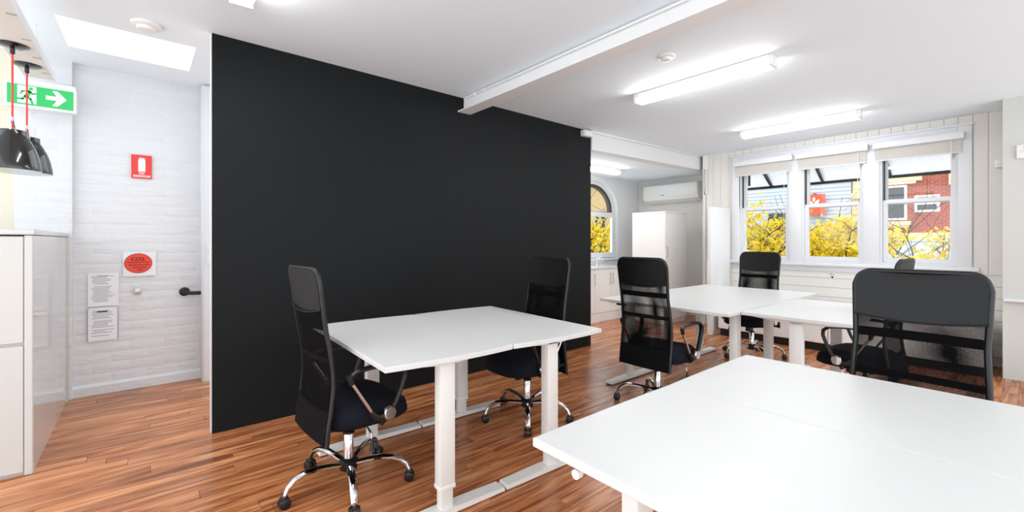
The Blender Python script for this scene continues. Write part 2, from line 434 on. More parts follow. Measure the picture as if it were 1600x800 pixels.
nb = MB(); ring(nb, outer, inner, Y_NOOK, Y_NOOK + .18)
wn = struct('wall_nook', nb, 'white')
struct('wall_nook_unseen', MB().box(4.20, 4.30, Y_DARK + .1, Y_NOOK + .18, 0, 2.7), 'white')  # unseen partition, added to stop light leaking in from behind the dark wall
struct('wall_nook_right', MB().box(X_AC, X_AC + .1, 3.40, Y_NOOK + .1, -.1, 2.7), 'wallw')
struct('ceiling_nook', MB().box(4.2, 7.9, 3.70, 5.4, 2.53, 2.62), 'ceil')
blk = MB(); blk.prism([(4.40, 3.66), (7.12, 3.53), (7.12, 3.75), (4.40, 3.78)], 'z', 2.515, 2.80)
struct('trim_bulkhead', blk, 'white')
cor = MB(); cor.prism([(4.36, 3.635), (7.0, 3.505), (7.0, 3.53), (4.36, 3.66)], 'z', 2.722, 2.76)
struct('trim_cornice', cor, 'trim')
# arched window in the nook
wa = struct('window_4', MB(), 'trim'); tag(wa, 'arched white sash window above the kitchen bench')
r_ = MB(); ring(r_, arch_pts(arch_a, arch_b, 1.0), arch_pts(arch_a - .055, arch_b - .055, 1.05), Y_NOOK + .07, Y_NOOK + .12); obj('outer_frame', r_, 'trim', wa)
r_ = MB(); A_ = arch_pts(arch_a - .03, arch_b - .03, 1.86); B_ = arch_pts(arch_a - .115, arch_b - .10, 1.90); ring(r_, A_, B_, Y_NOOK + .10, Y_NOOK + .17); obj('upper_sash', r_, 'darkframe', wa)
x0, x1 = arch_c - arch_a + .05, arch_c + arch_a - .05
obj('lower_sash', MB().box(x0, x1, Y_NOOK + .04, Y_NOOK + .09, 1.80, 1.885).box(x0, x1, Y_NOOK + .04, Y_NOOK + .09, 1.04, 1.13).box(x0, x0 + .07, Y_NOOK + .041, Y_NOOK + .089, 1.1305, 1.7995).box(x1 - .07, x1, Y_NOOK + .041, Y_NOOK + .089, 1.1305, 1.7995), 'trim', wa)
obj('pane', MB().box(x0 + .06, x1 - .06, Y_NOOK + .062, Y_NOOK + .066, 1.12, 1.81), 'glass', wa)
pg = MB(); q = arch_pts(arch_a - .11, arch_b - .10, 1.90); pg.prism(q, 'y', Y_NOOK + .13, Y_NOOK + .134); obj('pane', pg, 'glass', wa)
obj('sill', MB().box(x0 - .08, x1 + .08, Y_NOOK - .03, Y_NOOK + .05, .985, 1.03, .004), 'trim', wa)

# window wall: x = 7.0, three sash windows
WY = [(2.24, 2.92), (1.405, 2.09), (.567, 1.25)]         # clear openings (near, far) in y
WZ0, WZ1 = 1.06, 2.53
ww = MB()
ww.box(X_WIN, X_WIN + .16, -2.6, 3.50, -.1, WZ0).box(X_WIN, X_WIN + .16, -2.6, 3.50, WZ1, 2.85)
ww.box(X_WIN, X_WIN + .16, 2.92, 3.50, WZ0, WZ1).box(X_WIN, X_WIN + .16, 2.09, 2.24, WZ0, WZ1).box(X_WIN, X_WIN + .16, 1.25, 1.405, WZ0, WZ1).box(X_WIN, X_WIN + .16, -2.6, .567, WZ0, WZ1)
wall_r = struct('wall_right', ww, 'wallw')
struct('wall_return', MB().box(X_WIN + .0, X_AC + .05, 3.45, 3.50, -.1, 2.7), 'wallw')
# vertical boards above and beside the windows, horizontal boards below
def vboard(y0, y1, z0, z1): obj('board', MB().box(X_WIN - .012, X_WIN, y0 + .0015, y1 - .0015, z0, z1, .003, 1), 'board', wall_r)
y = .22
while y < 3.44:
    y1 = min(y + .115, 3.45)
    if y1 < .50: vboard(y, y1, .98, 2.75)
    elif y > 3.00: vboard(y, y1, 1.0, 2.74)
    else: vboard(y, y1, 2.63, 2.74)
    y += .115
z = .10
while z < .98:
    obj('board', MB().box(X_WIN - .014, X_WIN, .22, 3.05, z + .002, min(z + .125, .985) - .002, .004, 1), 'board', wall_r); z += .125
# architrave and sill
tr = MB(); tr.box(X_WIN - .03, X_WIN, .455, .567, 1.05, 2.64, .004).box(X_WIN - .03, X_WIN, 2.92, 3.03, 1.05, 2.64, .004).box(X_WIN - .03, X_WIN, .567, 2.92, 2.53, 2.64, .004)
tr.box(X_WIN - .03, X_WIN, 2.09, 2.24, 1.05, 2.53, .004).box(X_WIN - .03, X_WIN, 1.25, 1.405, 1.05, 2.53, .004)
ar = struct('trim_windows', tr, 'trim')
obj('sill', MB().box(X_WIN - .085, X_WIN, .40, 3.09, 1.012, 1.055, .008), 'trim', ar)
obj('apron', MB().box(X_WIN - .03, X_WIN, .43, 3.06, .94, 1.012, .004), 'trim', ar)
obj('head_moulding', MB().box(X_WIN - .05, X_WIN, .44, 3.045, 2.625, 2.65, .004), 'trim', ar)
for i, (a, b) in enumerate(WY):
    wd = struct('window_%d' % (i + 1), MB(), 'trim')
    tag(wd, ['white sash window nearest the corner, behind the far office chair', 'middle white sash window of the three over the long sill', 'white sash window closest to the wall pier, brick house behind it'][i])
    X = X_WIN
    obj('jamb', MB().box(X - .005, X + .15, a, a + .022, WZ0, WZ1).box(X - .005, X + .15, b - .022, b, WZ0, WZ1).box(X - .004, X + .15, a + .0225, b - .0225, WZ1 - .02, WZ1).box(X, X + .15, a + .0225, b - .0225, WZ0, WZ0 + .02), 'trim', wd)
    us = MB(); us.box(X + .085, X + .125, a + .023, a + .062, 1.80, 2.50).box(X + .085, X + .125, b - .062, b - .023, 1.80, 2.50).box(X + .086, X + .124, a + .0625, b - .0625, 1.80, 1.845).box(X + .086, X + .124, a + .0625, b - .0625, 2.46, 2.50)
    u = obj('upper_sash', us, 'trim', wd); obj('pane', MB().box(X + .103, X + .107, a + .06, b - .06, 1.84, 2.475), 'glass', u)
    ls = MB(); ls.box(X + .035, X + .075, a + .023, a + .068, 1.082, 1.855).box(X + .035, X + .075, b - .068, b - .023, 1.082, 1.855).box(X + .034, X + .078, a + .0685, b - .0685, 1.808, 1.855).box(X + .036, X + .074, a + .0685, b - .0685, 1.082, 1.135)
    l = obj('lower_sash', ls, 'trim', wd); obj('pane', MB().box(X + .053, X + .057, a + .065, b - .065, 1.13, 1.812), 'glass', l)
    obj('sash_channel', MB().box(X + .02, X + .034, b - .045, b - .03, 1.85, 2.42), 'iron', wd)
    bl = thing('roller_blind', ['white roller blind rolled up at the window nearest the corner', 'white roller blind rolled up at the middle window', 'white roller blind rolled up at the window beside the wall pier'][i], 'blind', (X - .04, (a + b) / 2, 2.48), group='roller blinds over the windows')
    W2 = (b - a) / 2 + .055
    obj('cassette', MB().box(-.075, .008, -W2, W2, -.005, .075, .008), 'trim', bl)
    cl = MB(); cl.box(-.012, -.0105, -W2 + .025, W2 - .025, -.14, .0); obj('fabric', cl, 'blind', bl)
    obj('bottom_rail', MB().box(-.018, -.005, -W2 + .025, W2 - .025, -.155, -.14, .003), 'trim', bl)
    cc = MB(); cc.tube([(-.05, -W2 + .1, 0), (-.052, -W2 + .1, -.6), (-.05, -W2 + .1, -1.2), (-.046, -W2 + .104, -1.2), (-.045, -W2 + .104, 0)], .0022, 5); obj('chain', cc, 'plastw', bl)
# pier right of the windows
pz = MB().box(X_PIER, 7.2, -2.6, .215, -.1, 2.85)
wp = struct('wall_chimney', pz, 'pierw'); tag(wp, 'plain painted wall pier projecting beside the windows')
obj('ledge', MB().box(X_PIER - .05, X_PIER, -2.6, .21, .755, .785, .008), 'trim', wp)
struct('trim_corner', MB().box(X_WIN - .018, X_WIN, 3.45, 3.50, 0, 2.72, .003), 'board')

# ------------------------------------------------------------------ exposed steel beam
bt = thing('ceiling_beam', 'white painted steel I-beam running across the ceiling', 'beam', (2.45, 0, 2.6))
obj('web', MB().box(-.005, .005, -2.4, 3.672, .028, .175), 'beam', bt)
obj('bottom_flange', MB().box(-.075, .075, -2.4, 3.675, .02, .032), 'beam', bt)
obj('conduit', MB().cyl((-.02, -2.4, .155), (-.02, 3.6, .155), .009, 8), 'beam', bt)
for yy in (3.3, 3.45): obj('clip', MB().box(-.036, -.005, yy, yy + .02, .14, .168), 'beam', bt)

# ------------------------------------------------------------------ ceiling fittings
def batten(label, x, y0, y1, ztop, wd=.12, h=.085, along='y'):
    L = (y1 - y0) / 2
    t = thing('tube_light', label, 'ceiling light', (x, (y0 + y1) / 2, ztop) if along == 'y' else ((y0 + y1) / 2, x, ztop), 0 if along == 'y' else R(90), 'ceiling tube lights')
    obj('housing', MB().box(-wd / 2, wd / 2, -L + .0225, L - .0225, -.045, 0, .004), 'plastw', t)
    d = MB(); d.prism([(-wd / 2 + .004, -.0455), (-wd / 2 + .010, -h), (wd / 2 - .010, -h), (wd / 2 - .004, -.0455)], 'y', -L + .0225, L - .0225); obj('diffuser', d, 'tube', t)
    for s in (-1, 1):
        obj('end_cap', MB().box(-wd / 2, wd / 2, s * L, s * (L - .022), -h - .002, -.003, .005), 'plastw', t)
    return t
batten('long tube light on the ceiling beside the steel beam', 3.68, 1.28, 2.50, cz(3.7))
batten('long tube light on the ceiling nearest the sash windows', 5.86, 1.20, 2.42, cz(5.9))
batten('tube light on the ceiling in front of the dark wall', .43, 1.78, 2.97, cz(.43))
batten('tube light under the lowered ceiling of the kitchen nook', 4.45, 4.85, 6.02, 2.53, along='x')
t = thing('smoke_detector', 'small round white detector on the ceiling beside the beam', 'detector', (3.08, 1.83, cz(3.1)), group='round ceiling detectors')
obj('base', MB().lathe([(.062, 0), (.062, -.012), (.05, -.018)], n=28), 'plastw', t); obj('sensor_cap', MB().lathe([(.04, -.018), (.036, -.034), (.0, -.04)], n=24), 'plastw', t)
t = thing('smoke_detector', 'round white detector on the ceiling beside the skylight', 'detector', (.01, 3.83, 2.795), group='round ceiling detectors')
obj('base', MB().lathe([(.085, 0), (.085, -.016), (.07, -.024)], n=28), 'plastw', t); obj('sensor_cap', MB().lathe([(.055, -.024), (.05, -.042), (.0, -.05)], n=24), 'plastw', t)
t = thing('junction_box', 'small white box at the top corner of the dark wall', 'junction box', (4.28, Y_DARK, 2.69))
obj('box_body', MB().box(-.08, .08, -.07, 0, -.03, .045, .006), 'plastw', t); obj('lid', MB().box(-.07, .07, -.078, -.07, -.024, .039, .003), 'plastw', t)

# ------------------------------------------------------------------ desks
def desk_proto(bow):
    d = thing('desk', 'x', 'desk')
    W, L, T, Z = .345, .6, .025, .80
    n = 12; out = []
    for i in range(n + 1):
        u = -W + 2 * W * i / n; out.append((u, -L - bow * (1 - (u / W) ** 2)))
    for i in range(n + 1):
        u = W - 2 * W * i / n; out.append((u, L + bow * (1 - (u / W) ** 2)))
    bm = bmesh.new(); vb = [bm.verts.new((x, y, Z - T)) for x, y in out]; f = bm.faces.new(vb)
    g = bmesh.ops.extrude_face_region(bm, geom=[f]); bmesh.ops.translate(bm, verts=[v for v in g['geom'] if isinstance(v, bmesh.types.BMVert)], vec=(0, 0, T))
    bmesh.ops.recalc_face_normals(bm, faces=bm.faces)
    ed = [e for e in bm.edges if abs(e.verts[0].co.z - e.verts[1].co.z) < 1e-6]
    bmesh.ops.bevel(bm, geom=ed, offset=.003, segments=2, affect='EDGES', profile=.5)
    mb = MB(); mb._bm(bm, False); obj('tabletop', mb, 'desk', d)
    obj('cross_beam', MB().box(-.035, .035, -.45, .45, .735, .772, .003, 1), 'steelw', d)
    for s in (-1, 1):
        y = s * .50
        obj('top_bracket', MB().prism([(-.31, .775), (.31, .775), (.31, .765), (.06, .742), (-.06, .742), (-.31, .765)], 'y', y - .03, y + .03), 'steelw', d)
        lg = obj('leg', MB().box(-.042, .042, y - .03, y + .03, .135, .765, .006), 'steelw', d)
        obj('inner_column', MB().box(-.034, .034, y - .023, y + .023, .022, .30, .005), 'steelw', lg)
        obj('collar', MB().box(-.044, .044, y - .032, y + .032, .128, .150, .004), 'plastw', lg)
        ft = MB(); ft.prism([(-.345, .012), (-.335, .030), (-.05, .036), (.05, .036), (.335, .030), (.345, .012), (.34, .008), (-.34, .008)], 'y', y - .037, y + .037)
        f_ = obj('foot', ft, 'steelw', lg)
        obj('glide', MB().box(-.335, -.285, y - .03, y + .03, 0, .010), 'plast', lg); obj('glide', MB().box(.285, .335, y - .03, y + .03, 0, .010), 'plast', lg)
    return d
dA = desk_proto(.022); dB = desk_proto(0.004)
index_kids()
def place(proto, label, x, y, rz, group, first):
    o = proto if first else copy_tree(proto)
    o.location = (x, y, 0); o.rotation_euler.z = rz; tag(o, label, 'desk', group); return o
G = 'white height-adjustable desks'
place(dA, 'white desk at the dark wall, the half nearest the passage', 1.155, 2.372, R(-2.2), G, True)
place(dA, 'white desk at the dark wall, the half nearest the windows', 1.853, 2.345, R(-2.2), G, False)
place(dB, 'white desk in the right foreground, its half nearest the camera', 1.165, .29, 0, G, True)
place(dB, 'white desk in the right foreground, its half towards the windows', 1.857, .29, 0, G, False)
far_desk = place(dB, 'white desk of the far row with the mesh chair in front of it', 3.672, 2.07, 0, G, False)
obj('control_handset', MB().box(-.32, -.24, .36, .43, .752, .774, .004), 'plast', far_desk)
place(dB, 'white desk in the middle of the far row of three', 4.364, 2.07, 0, G, False)
place(dB, 'white desk of the far row closest to the windows', 5.056, 2.07, 0, G, False)
place(dB, 'white desk set crosswise against the far row of desks', 4.12, 1.115, R(90), G, False)
for nm, x, y, z, rz in (('x', .823, .74, .757, 0),):
    t = thing('desk_crank', 'round white crank knob under the edge of the foreground desk', 'crank', (x, y, z))
    obj('knob', MB().cyl((.002, 0, 0), (.018, 0, 0), .012, 20), 'plastw', t); obj('rod', MB().cyl((.016, 0, 0), (.30, 0, 0), .006, 10), 'steelw', t)

# ------------------------------------------------------------------ office chairs
def chair_proto():
    c = thing('office_chair', 'x', 'office chair')
    # star base
    hub = obj('base_hub', MB().lathe([(.03, .085), (.046, .09), (.05, .105), (.05, .135), (.04, .145), (.028, .15)], n=24), 'plast', c)
    for k in range(5):
        a = R(72 * k); ca, sa = math.cos(a), math.sin(a)
        prof = [(.035, .118), (.10, .132), (.17, .142), (.235, .140), (.28, .124), (.31, .098), (.325, .066)]
        tb = MB().tube([(r * ca, r * sa, z) for r, z in prof], [.017, .019, .02, .02, .019, .017, .015], 10, sx=.75)
        lg = obj('base_leg', tb, 'chrome', c)
        cx, cy = .328 * ca, .328 * sa
        cas = obj('caster', MB().cyl((cx, cy, .075), (cx, cy, .04), .010, 10), 'steel', c)
        hd = MB(); nx, ny = -sa, ca
        for s in (-1, 1): hd.tube([(cx + nx * s * .005, cy + ny * s * .005, .028), (cx + nx * s * .012, cy + ny * s * .012, .028), (cx + nx * s * .024, cy + ny * s * .024, .028), (cx + nx * s * .027, cy + ny * s * .027, .028)], [.026, .028, .026, .020], 16)
        obj('wheel', hd, 'plast', cas)
        obj('fork', MB().box(-.018, .018, -.014, .014, .045, .06, .006), 'plast', cas, loc=(cx, cy, 0), rotz=a)
    obj('gas_lift', MB().lathe([(.026, .14), (.026, .285), (.022, .29)], n=20), 'chrome', c)
    obj('piston', MB().lathe([(.032, .285), (.032, .297), (.015, .303), (.015, .40)], n=16), 'plast', c)
    obj('tilt_mechanism', MB().box(-.10, .12, -.075, .075, .352, .392, .012), 'plast', c)
    obj('tension_knob', MB().lathe([(.028, .31), (.032, .32), (.03, .355)], c=(.09, 0, 0), n=16), 'plast', c)
    lv = obj('lever', MB().tube([(.0, -.06, .37), (.02, -.2, .365), (.02, -.235, .35), (.02, -.245, .31)], .005, 6), 'steel', c)
    obj('lever_grip', MB().tube([(.02, -.245, .325), (.02, -.247, .29), (.02, -.248, .265)], [.006, .012, .016], 10), 'plast', lv)
    # seat cushion: superellipse, domed, waterfall front
    mb = MB(); n, rings = 40, [(.80, .385), (.97, .392), (1.0, .42), (1.0, .445), (.965, .478), (.85, .495), (.6, .503), (.3, .505)]
    vs = []; fs = []
    for s, z in rings:
        for k in range(n):
            a = 2 * PI * k / n; ca, sa = math.cos(a), math.sin(a)
            ex = .245 * s * math.copysign(abs(ca) ** .62, ca); ey = .25 * s * math.copysign(abs(sa) ** .62, sa)
            zz = z - (.035 * max(0, ex - .12) / .125 if z > .4 else 0) + (.008 * abs(ey) / .25 if z > .48 else 0)
            vs.append((ex + .045, ey, zz))
    for i in range(len(rings) - 1):
        for k in range(n): fs.append((i * n + k, i * n + (k + 1) % n, (i + 1) * n + (k + 1) % n, (i + 1) * n + k))
    fs += [tuple(range(n))[::-1], tuple(range((len(rings) - 1) * n, len(rings) * n))]
    mb.add(vs, fs, True); obj('seat', mb, 'fabricb', c, sharp=70)
    # backrest profile
    prof = [(.335, -.200), (.42, -.192), (.52, -.176), (.62, -.165), (.70, -.167), (.80, -.180), (.90, -.198), (1.0, -.212), (1.10, -.224), (1.175, -.236), (1.21, -.246)]
    def px(z):
        if z <= prof[0][0]: return prof[0][1]
        for (a, xa), (b, xb) in zip(prof, prof[1:]):
            if z <= b:
                t = (z - a) / (b - a); t = t * t * (3 - 2 * t) * .3 + t * .7; return xa + (xb - xa) * t
        return prof[-1][1]
    def hw(z):      # half width
        if z < .9: return .222 - .012 * max(0, (z - .6)) / .3 if z > .6 else .222
        return .21 + .008 * (z - .9) / .2
    HW = .215
    path = [(px(z), -hw(z), z) for z in [.34 + .04 * i for i in range(21)]]
    cr = .055
    for i in range(1, 7):
        t = PI / 2 * i / 6; path.append((px(1.15 + cr * math.sin(t)), -HW + cr - cr * math.cos(t), 1.15 + cr * math.sin(t)))
    half = [(x, -y, z) for x, y, z in path][::-1]
    fr = obj('back_frame', MB().tube(path + half, .0115, 10, up=(1, 0, 0)), 'plast', c)
    obj('frame_link', MB().tube([(-.20, -.215, .42), (-.13, -.15, .385), (-.05, -.05, .375)], .012, 8), 'plast', c)
    obj('frame_link', MB().tube([(-.20, .215, .42), (-.13, .15, .385), (-.05, .05, .375)], .012, 8), 'plast', c)
    def sheet(name, z0, z1, off, mname, belly=.022, th=0, nz=14, ny=16, zf=None, parent=c):
        vs = []; fs = []
        for side in ((0, th) if th else (0,)):
            for i in range(nz + 1):
                for j in range(ny + 1):
                    v = -1 + 2 * j / ny
                    za = z0(v) if callable(z0) else z0; zb = z1(v) if callable(z1) else z1
                    z = za + (zb - za) * i / nz; h = hw(min(z, 1.15)) - .004
                    if z > 1.15: h = HW - cr + math.sqrt(max(0, cr * cr - min(cr, z - 1.15) ** 2))
                    vs.append((px(z) + off - belly * (1 - v * v) * (1 if off <= 0.0 else .6) - side, v * h, z))
        N = (nz + 1) * (ny + 1)
        for q in range(2 if th else 1):
            for i in range(nz):
                for j in range(ny):
                    a = q * N + i * (ny + 1) + j; fs.append((a, a + 1, a + ny + 2, a + ny + 1))
        if th:
            bd = [j for j in range(ny + 1)] + [i * (ny + 1) + ny for i in range(1, nz + 1)] + [nz * (ny + 1) + j for j in range(ny - 1, -1, -1)] + [i * (ny + 1) for i in range(nz - 1, 0, -1)]
            for a, b in zip(bd, bd[1:] + bd[:1]): fs.append((a, b, N + b, N + a))
        mb = MB(); mb.add(vs, fs, True); return obj(name, mb, mname, parent, sharp=60)
    sag = lambda v: .985 + .022 * v * v
    hl = sheet('headrest', sag, 1.203, .0135, 'leather', .02, .027, 12, 18)
    hem = MB().tube([(px(.99) + .016 - .012 * (1 - v * v), v * .214, sag(v)) for v in [-1 + j / 8 for j in range(17)]], .004, 6); obj('piping', hem, 'leather', hl)
    hem = MB().tube([(px(.99) - .016 - .02 * (1 - v * v), v * .214, sag(v)) for v in [-1 + j / 8 for j in range(17)]], .004, 6); obj('piping', hem, 'leather', hl)
    sheet('mesh_front', .50, sag, .010, 'net', .02)
    sheet('mesh_back', .50, sag, -.010, 'net', .02)
    sheet('lumbar_strap', .905, .945, -.004, 'fabric', .02, .004, 4)
    sheet('lumbar_strap', .735, .765, -.006, 'fabric', .02, .004, 4)
    sheet('lower_panel', .345, .505, .012, 'fabric', .018, .026, 6)
    # arms
    for s in (-1, 1):
        y = s * .275
        pth = [(-.115, y, .672), (-.075, y, .694), (.0, y, .702), (.09, y, .700), (.155, y, .688), (.188, y, .660), (.190, y, .62), (.165, y, .55), (.135, y, .49), (.105, y, .452)]
        am = obj('armrest', MB().tube(pth, [.012, .016, .017, .017, .017, .017, .016, .015, .015, .016], 10, sx=.75, sy=1.15, up=(0, 0, 1)), 'plast', c)
        obj('arm_knuckle', MB().tube([(-.115, y, .685), (-.105, y, .662), (-.098, y, .635)], [.014, .016, .013], 10), 'plast', am)
        obj('arm_rod', MB().cyl((-.10, y, .645), (.012, y, .462), .009, 10), 'chrome', am)
        obj('arm_mount', MB().tube([(.0, y, .475), (.03, y, .44), (.08, y * .96, .425), (.11, y * .97, .44)], [.014, .02, .022, .018], 10), 'plast', am)
        obj('seat_bracket', MB().tube([(.08, s * .09, .385), (.08, s * .24, .388), (.085, s * .272, .43)], [.012, .014, .016], 8), 'plast', am)
        dk = MB(); dk.tube([(.10, y + s * .002, .448), (.10, y + s * .014, .448), (.10, y + s * .020, .448)], [.036, .036, .031], 24); obj('chrome_disc', dk, 'chrome', am)
    return c
ch = chair_proto(); index_kids()
KCH = dict(KID)
# the five base legs turn separately from the seat: rotate them per chair through their own object rotation
def place_chair(label, x, y, head, star, first=False):
    o = ch if first else copy_tree(ch)
    o.location = (x, y, 0); o.rotation_euler.z = R(head); tag(o, label, 'office chair', 'black mesh-back office chairs')
    for k in bpy.data.objects:
        if k.parent == o and k.name.split('.')[0] in ('base_leg', 'caster', 'base_hub'): k.rotation_euler.z = R(star - head)
    return o
place_chair('black mesh office chair nearest the passage, seen from behind beside the dark wall', .865, 2.44, 3, 39)
place_chair('black mesh office chair facing us across the desk at the dark wall', 2.235, 2.49, 180, 157)
place_chair('black mesh office chair with its back to us at the far row of desks', 3.235, 2.0, 0, 48)
place_chair('black mesh office chair by the windows behind the far desks', 5.42, 2.13, 180, 153)
place_chair('black office chair turned sideways, partly hidden by the large chair back', 4.26, .85, 87, 20)
place_chair('large black chair back in the right foreground with a leather headrest', 2.365, .335, 180, 10, True)

# ------------------------------------------------------------------ white counter in the passage
t = thing('storage_counter', 'tall white laminate storage counter beside the brick wall', 'counter', (-.50, 3.72, 0))
obj('body', MB().box(-1.35, -.012, .02, 1.50, 0, 1.37), 'counter', t)
obj('side_panel', MB().box(-.012, .004, .02, 1.51, .0, 1.375, .002, 1), 'counterg', t)
obj('end_post', MB().box(-.028, .006, -.004, .02, .0, 1.375, .003, 1), 'counter', t)
obj('door', MB().box(-.66, -.031, -.002, .018, .76, 1.368, .003, 1), 'counter', t)
obj('door', MB().box(-.66, -.031, -.002, .018, .02, .742, .003, 1), 'counter', t)
obj('door', MB().box(-1.3, -.664, -.002, .018, .02, 1.368, .003, 1), 'counter', t)
obj('rear_post', MB().box(-.02, .012, 1.46, 1.512, .0, 1.375, .003, 1), 'counter', t)
obj('worktop', MB().box(-1.35, .012, -.012, 1.512, 1.378, 1.41, .004), 'counterg', t)

# ------------------------------------------------------------------ hanging board with two pendant lamps
t = thing('hanging_board', 'long white timber board hung under the ceiling with pendant lamps on it', 'ceiling board', (-.575, 0, 2.5))
obj('plank', MB().box(-.075, .075, 1.6, 4.56, 0, .028, .003, 1), 'wallw', t)
obj('edge_strip', MB().box(.075, .082, 1.6, 4.565, -.004, .045), 'brickw', t)
for yy in (2.2, 3.0, 3.35, 3.72, 4.05, 4.38): obj('bracket', MB().box(.035, .076, yy, yy + .012, -.004, .0), 'steel', t)
for yy in (1.8, 2.6, 3.5, 4.4): obj('hanger', MB().cyl((0, yy, .02), (0, yy, .36), .005, 8), 'steelw', t)
def pendant(label, x, y, zb, zt):
    p = thing('pendant_lamp', label, 'pendant lamp', (x, y, zb), group='black pendant lamps')
    prof = [(.120, 0), (.121, .006), (.117, .035), (.109, .075), (.095, .115), (.076, .152), (.062, .172), (.060, .20), (.057, .202), (.0, .203)]
    prof = [(r, z * 1.17) for r, z in prof]
    obj('lamp_shade', MB().lathe(prof[:-1] + [(.045, .2375)], n=48), 'lampk', p)
    obj('lining', MB().lathe([(.117, .002), (.113, .040), (.105, .085), (.091, .131), (.072, .173), (.055, .193)], n=48), 'lampw', p)
    obj('bulb', MB().lathe([(.0, .03), (.025, .035), (.04, .06), (.035, .09), (.018, .12), (.018, .15)], n=20), 'bulb', p)
    hp = [(.0, .060 * math.cos(a), .230 + .070 * math.sin(a)) for a in [PI * i / 14 for i in range(15)]]
    obj('handle', MB().tube(hp, .004, 6), 'chrome', p)
    obj('bushing', MB().lathe([(.012, .290), (.012, .314), (.005, .318)], n=12), 'chrome', p)
    obj('cord', MB().cyl((0, 0, .225), (0, 0, zt - zb - .055), .0048, 8), 'red', p)
    cn = obj('canopy', MB().lathe([(.068, zt - zb - .0), (.068, zt - zb - .006), (.05, zt - zb - .014), (.012, zt - zb - .02)], n=32), 'lampk', p)
    obj('cord_grip', MB().lathe([(.011, zt - zb - .02), (.011, zt - zb - .05), (.007, zt - zb - .056)], n=12), 'plast', cn)
pendant('glossy black pendant lamp on red cord, the nearer of two', -.597, 3.875, 1.758, 2.499)
pendant('glossy black pendant lamp on red cord, the farther one', -.592, 4.255, 1.785, 2.499)

# ------------------------------------------------------------------ exit sign
t = thing('exit_sign', 'green exit sign with running figure and white arrow', 'exit sign', (-.617, 5.0, 2.465))
obj('casing', MB().box(-.195, .195, -.02, .05, -.095, .095, .006), 'plastw', t)
obj('mount', MB().box(-.16, .19, .0, .04, .095, .125, .004), 'plastw', t)
obj('wall_arm', MB().box(-.05, .05, .04, .235, .09, .12, .004), 'plastw', t)
gp = obj('green_panel', MB().box(-.178, .178, -.024, -.020, -.075, .075), 'green', t)
obj('door_field', MB().box(-.125, -.025, -.0252, -.024, -.065, .068), 'exitw', gp)
arw = MB(); arw.prism([(.025, -.014), (.085, -.014), (.06, -.058), (.09, -.058), (.14, .002), (.09, .060), (.06, .060), (.085, .018), (.025, .018)], 'y', -.0252, -.024); obj('arrow', arw, 'exitw', gp)
mn = MB()
def limb(pts, wd):
    for (ax, az), (bx, bz) in zip(pts, pts[1:]):
        dx, dz = bx - ax, bz - az; l = math.hypot(dx, dz); nx, nz = -dz / l * wd / 2, dx / l * wd / 2; ex, ez = dx / l * wd * .3, dz / l * wd * .3
        mn.prism([(ax + nx - ex, az + nz - ez), (bx + nx + ex, bz + nz + ez), (bx - nx + ex, bz - nz + ez), (ax - nx - ex, az - nz - ez)], 'y', -.0264, -.0252)
limb([(-.062, .030), (-.078, -.012)], .026); limb([(-.066, .026), (-.045, .012), (-.028, .018)], .011); limb([(-.066, .028), (-.098, .026), (-.108, .006)], .011)
limb([(-.078, -.010), (-.056, -.030), (-.046, -.062)], .014); limb([(-.080, -.010), (-.098, -.034), (-.135, -.036)], .014)
obj('running_figure', mn, 'green', gp)
hd = MB(); hd.prism([(-.054 + .012 * math.cos(a), .050 + .012 * math.sin(a)) for a in [2 * PI * i / 16 for i in range(16)]], 'y', -.0264, -.0252); obj('figure_head', hd, 'green', gp)

# ------------------------------------------------------------------ signs, papers and fittings on the brick wall
YS = Y_BRICK - .016
t = thing('fire_sign', 'red square sign with white fire extinguisher symbol', 'wall sign', (-.02, YS, 2.026))
pl = obj('plate', MB().box(-.072, .072, -.002, .003, -.107, .107), 'sred', t)
ex = MB(); ex.prism([(-.024, -.045), (.026, -.045), (.026, .060), (.018, .072), (-.016, .072), (-.024, .060)], 'y', -.0032, -.002); obj('extinguisher_symbol', ex, 'exitw', pl)
nz = MB(); nz.prism([(-.024, .074), (-.012, .084), (.02, .080), (.028, .072), (.018, .074), (-.01, .078)], 'y', -.0032, -.002); obj('nozzle_symbol', nz, 'exitw', pl)
put_text('FIRE', .022, (0, -.003, -.062), 'exitw', pl)
obj('white_band', MB().box(-.058, .060, -.0032, -.002, -.094, -.078), 'exitw', pl)
put_text('EXTINGUISHER', .014, (0, -.0036, -.086), 'sred', pl, 1.05)
t = thing('gas_sign', 'oval red sign lettered CO2 in black', 'wall sign', (-.043, YS, 1.14))
obj('backing_plate', MB().box(-.105, .125, -.001, .003, -.118, .105), 'paper', t)
ov = MB(); ov.prism([(.098 * math.cos(a), .090 * math.sin(a)) for a in [2 * PI * i / 48 for i in range(48)]], 'y', -.003, -.001); op = obj('oval', ov, 'co2', t)
rg = MB().tube([(.097 * math.cos(a), -.0025, .089 * math.sin(a)) for a in [2 * PI * i / 48 for i in range(48)]], .0018, 6, closed=True); obj('border', rg, 'ink', op)
put_text('CO2', .042, (-.004, -.0035, .036), 'ink', op, 1.15)
for i, (s, sz) in enumerate((('TO BE USED FOR PAINT', .0145), ('OIL, ELECTRICAL AND', .0145), ('OTHER LIQUID', .0145), ('FIRES', .0145))):
    put_text(s, sz, (.0 + .004 * i, -.0035, .008 - .023 * i), 'ink', op)
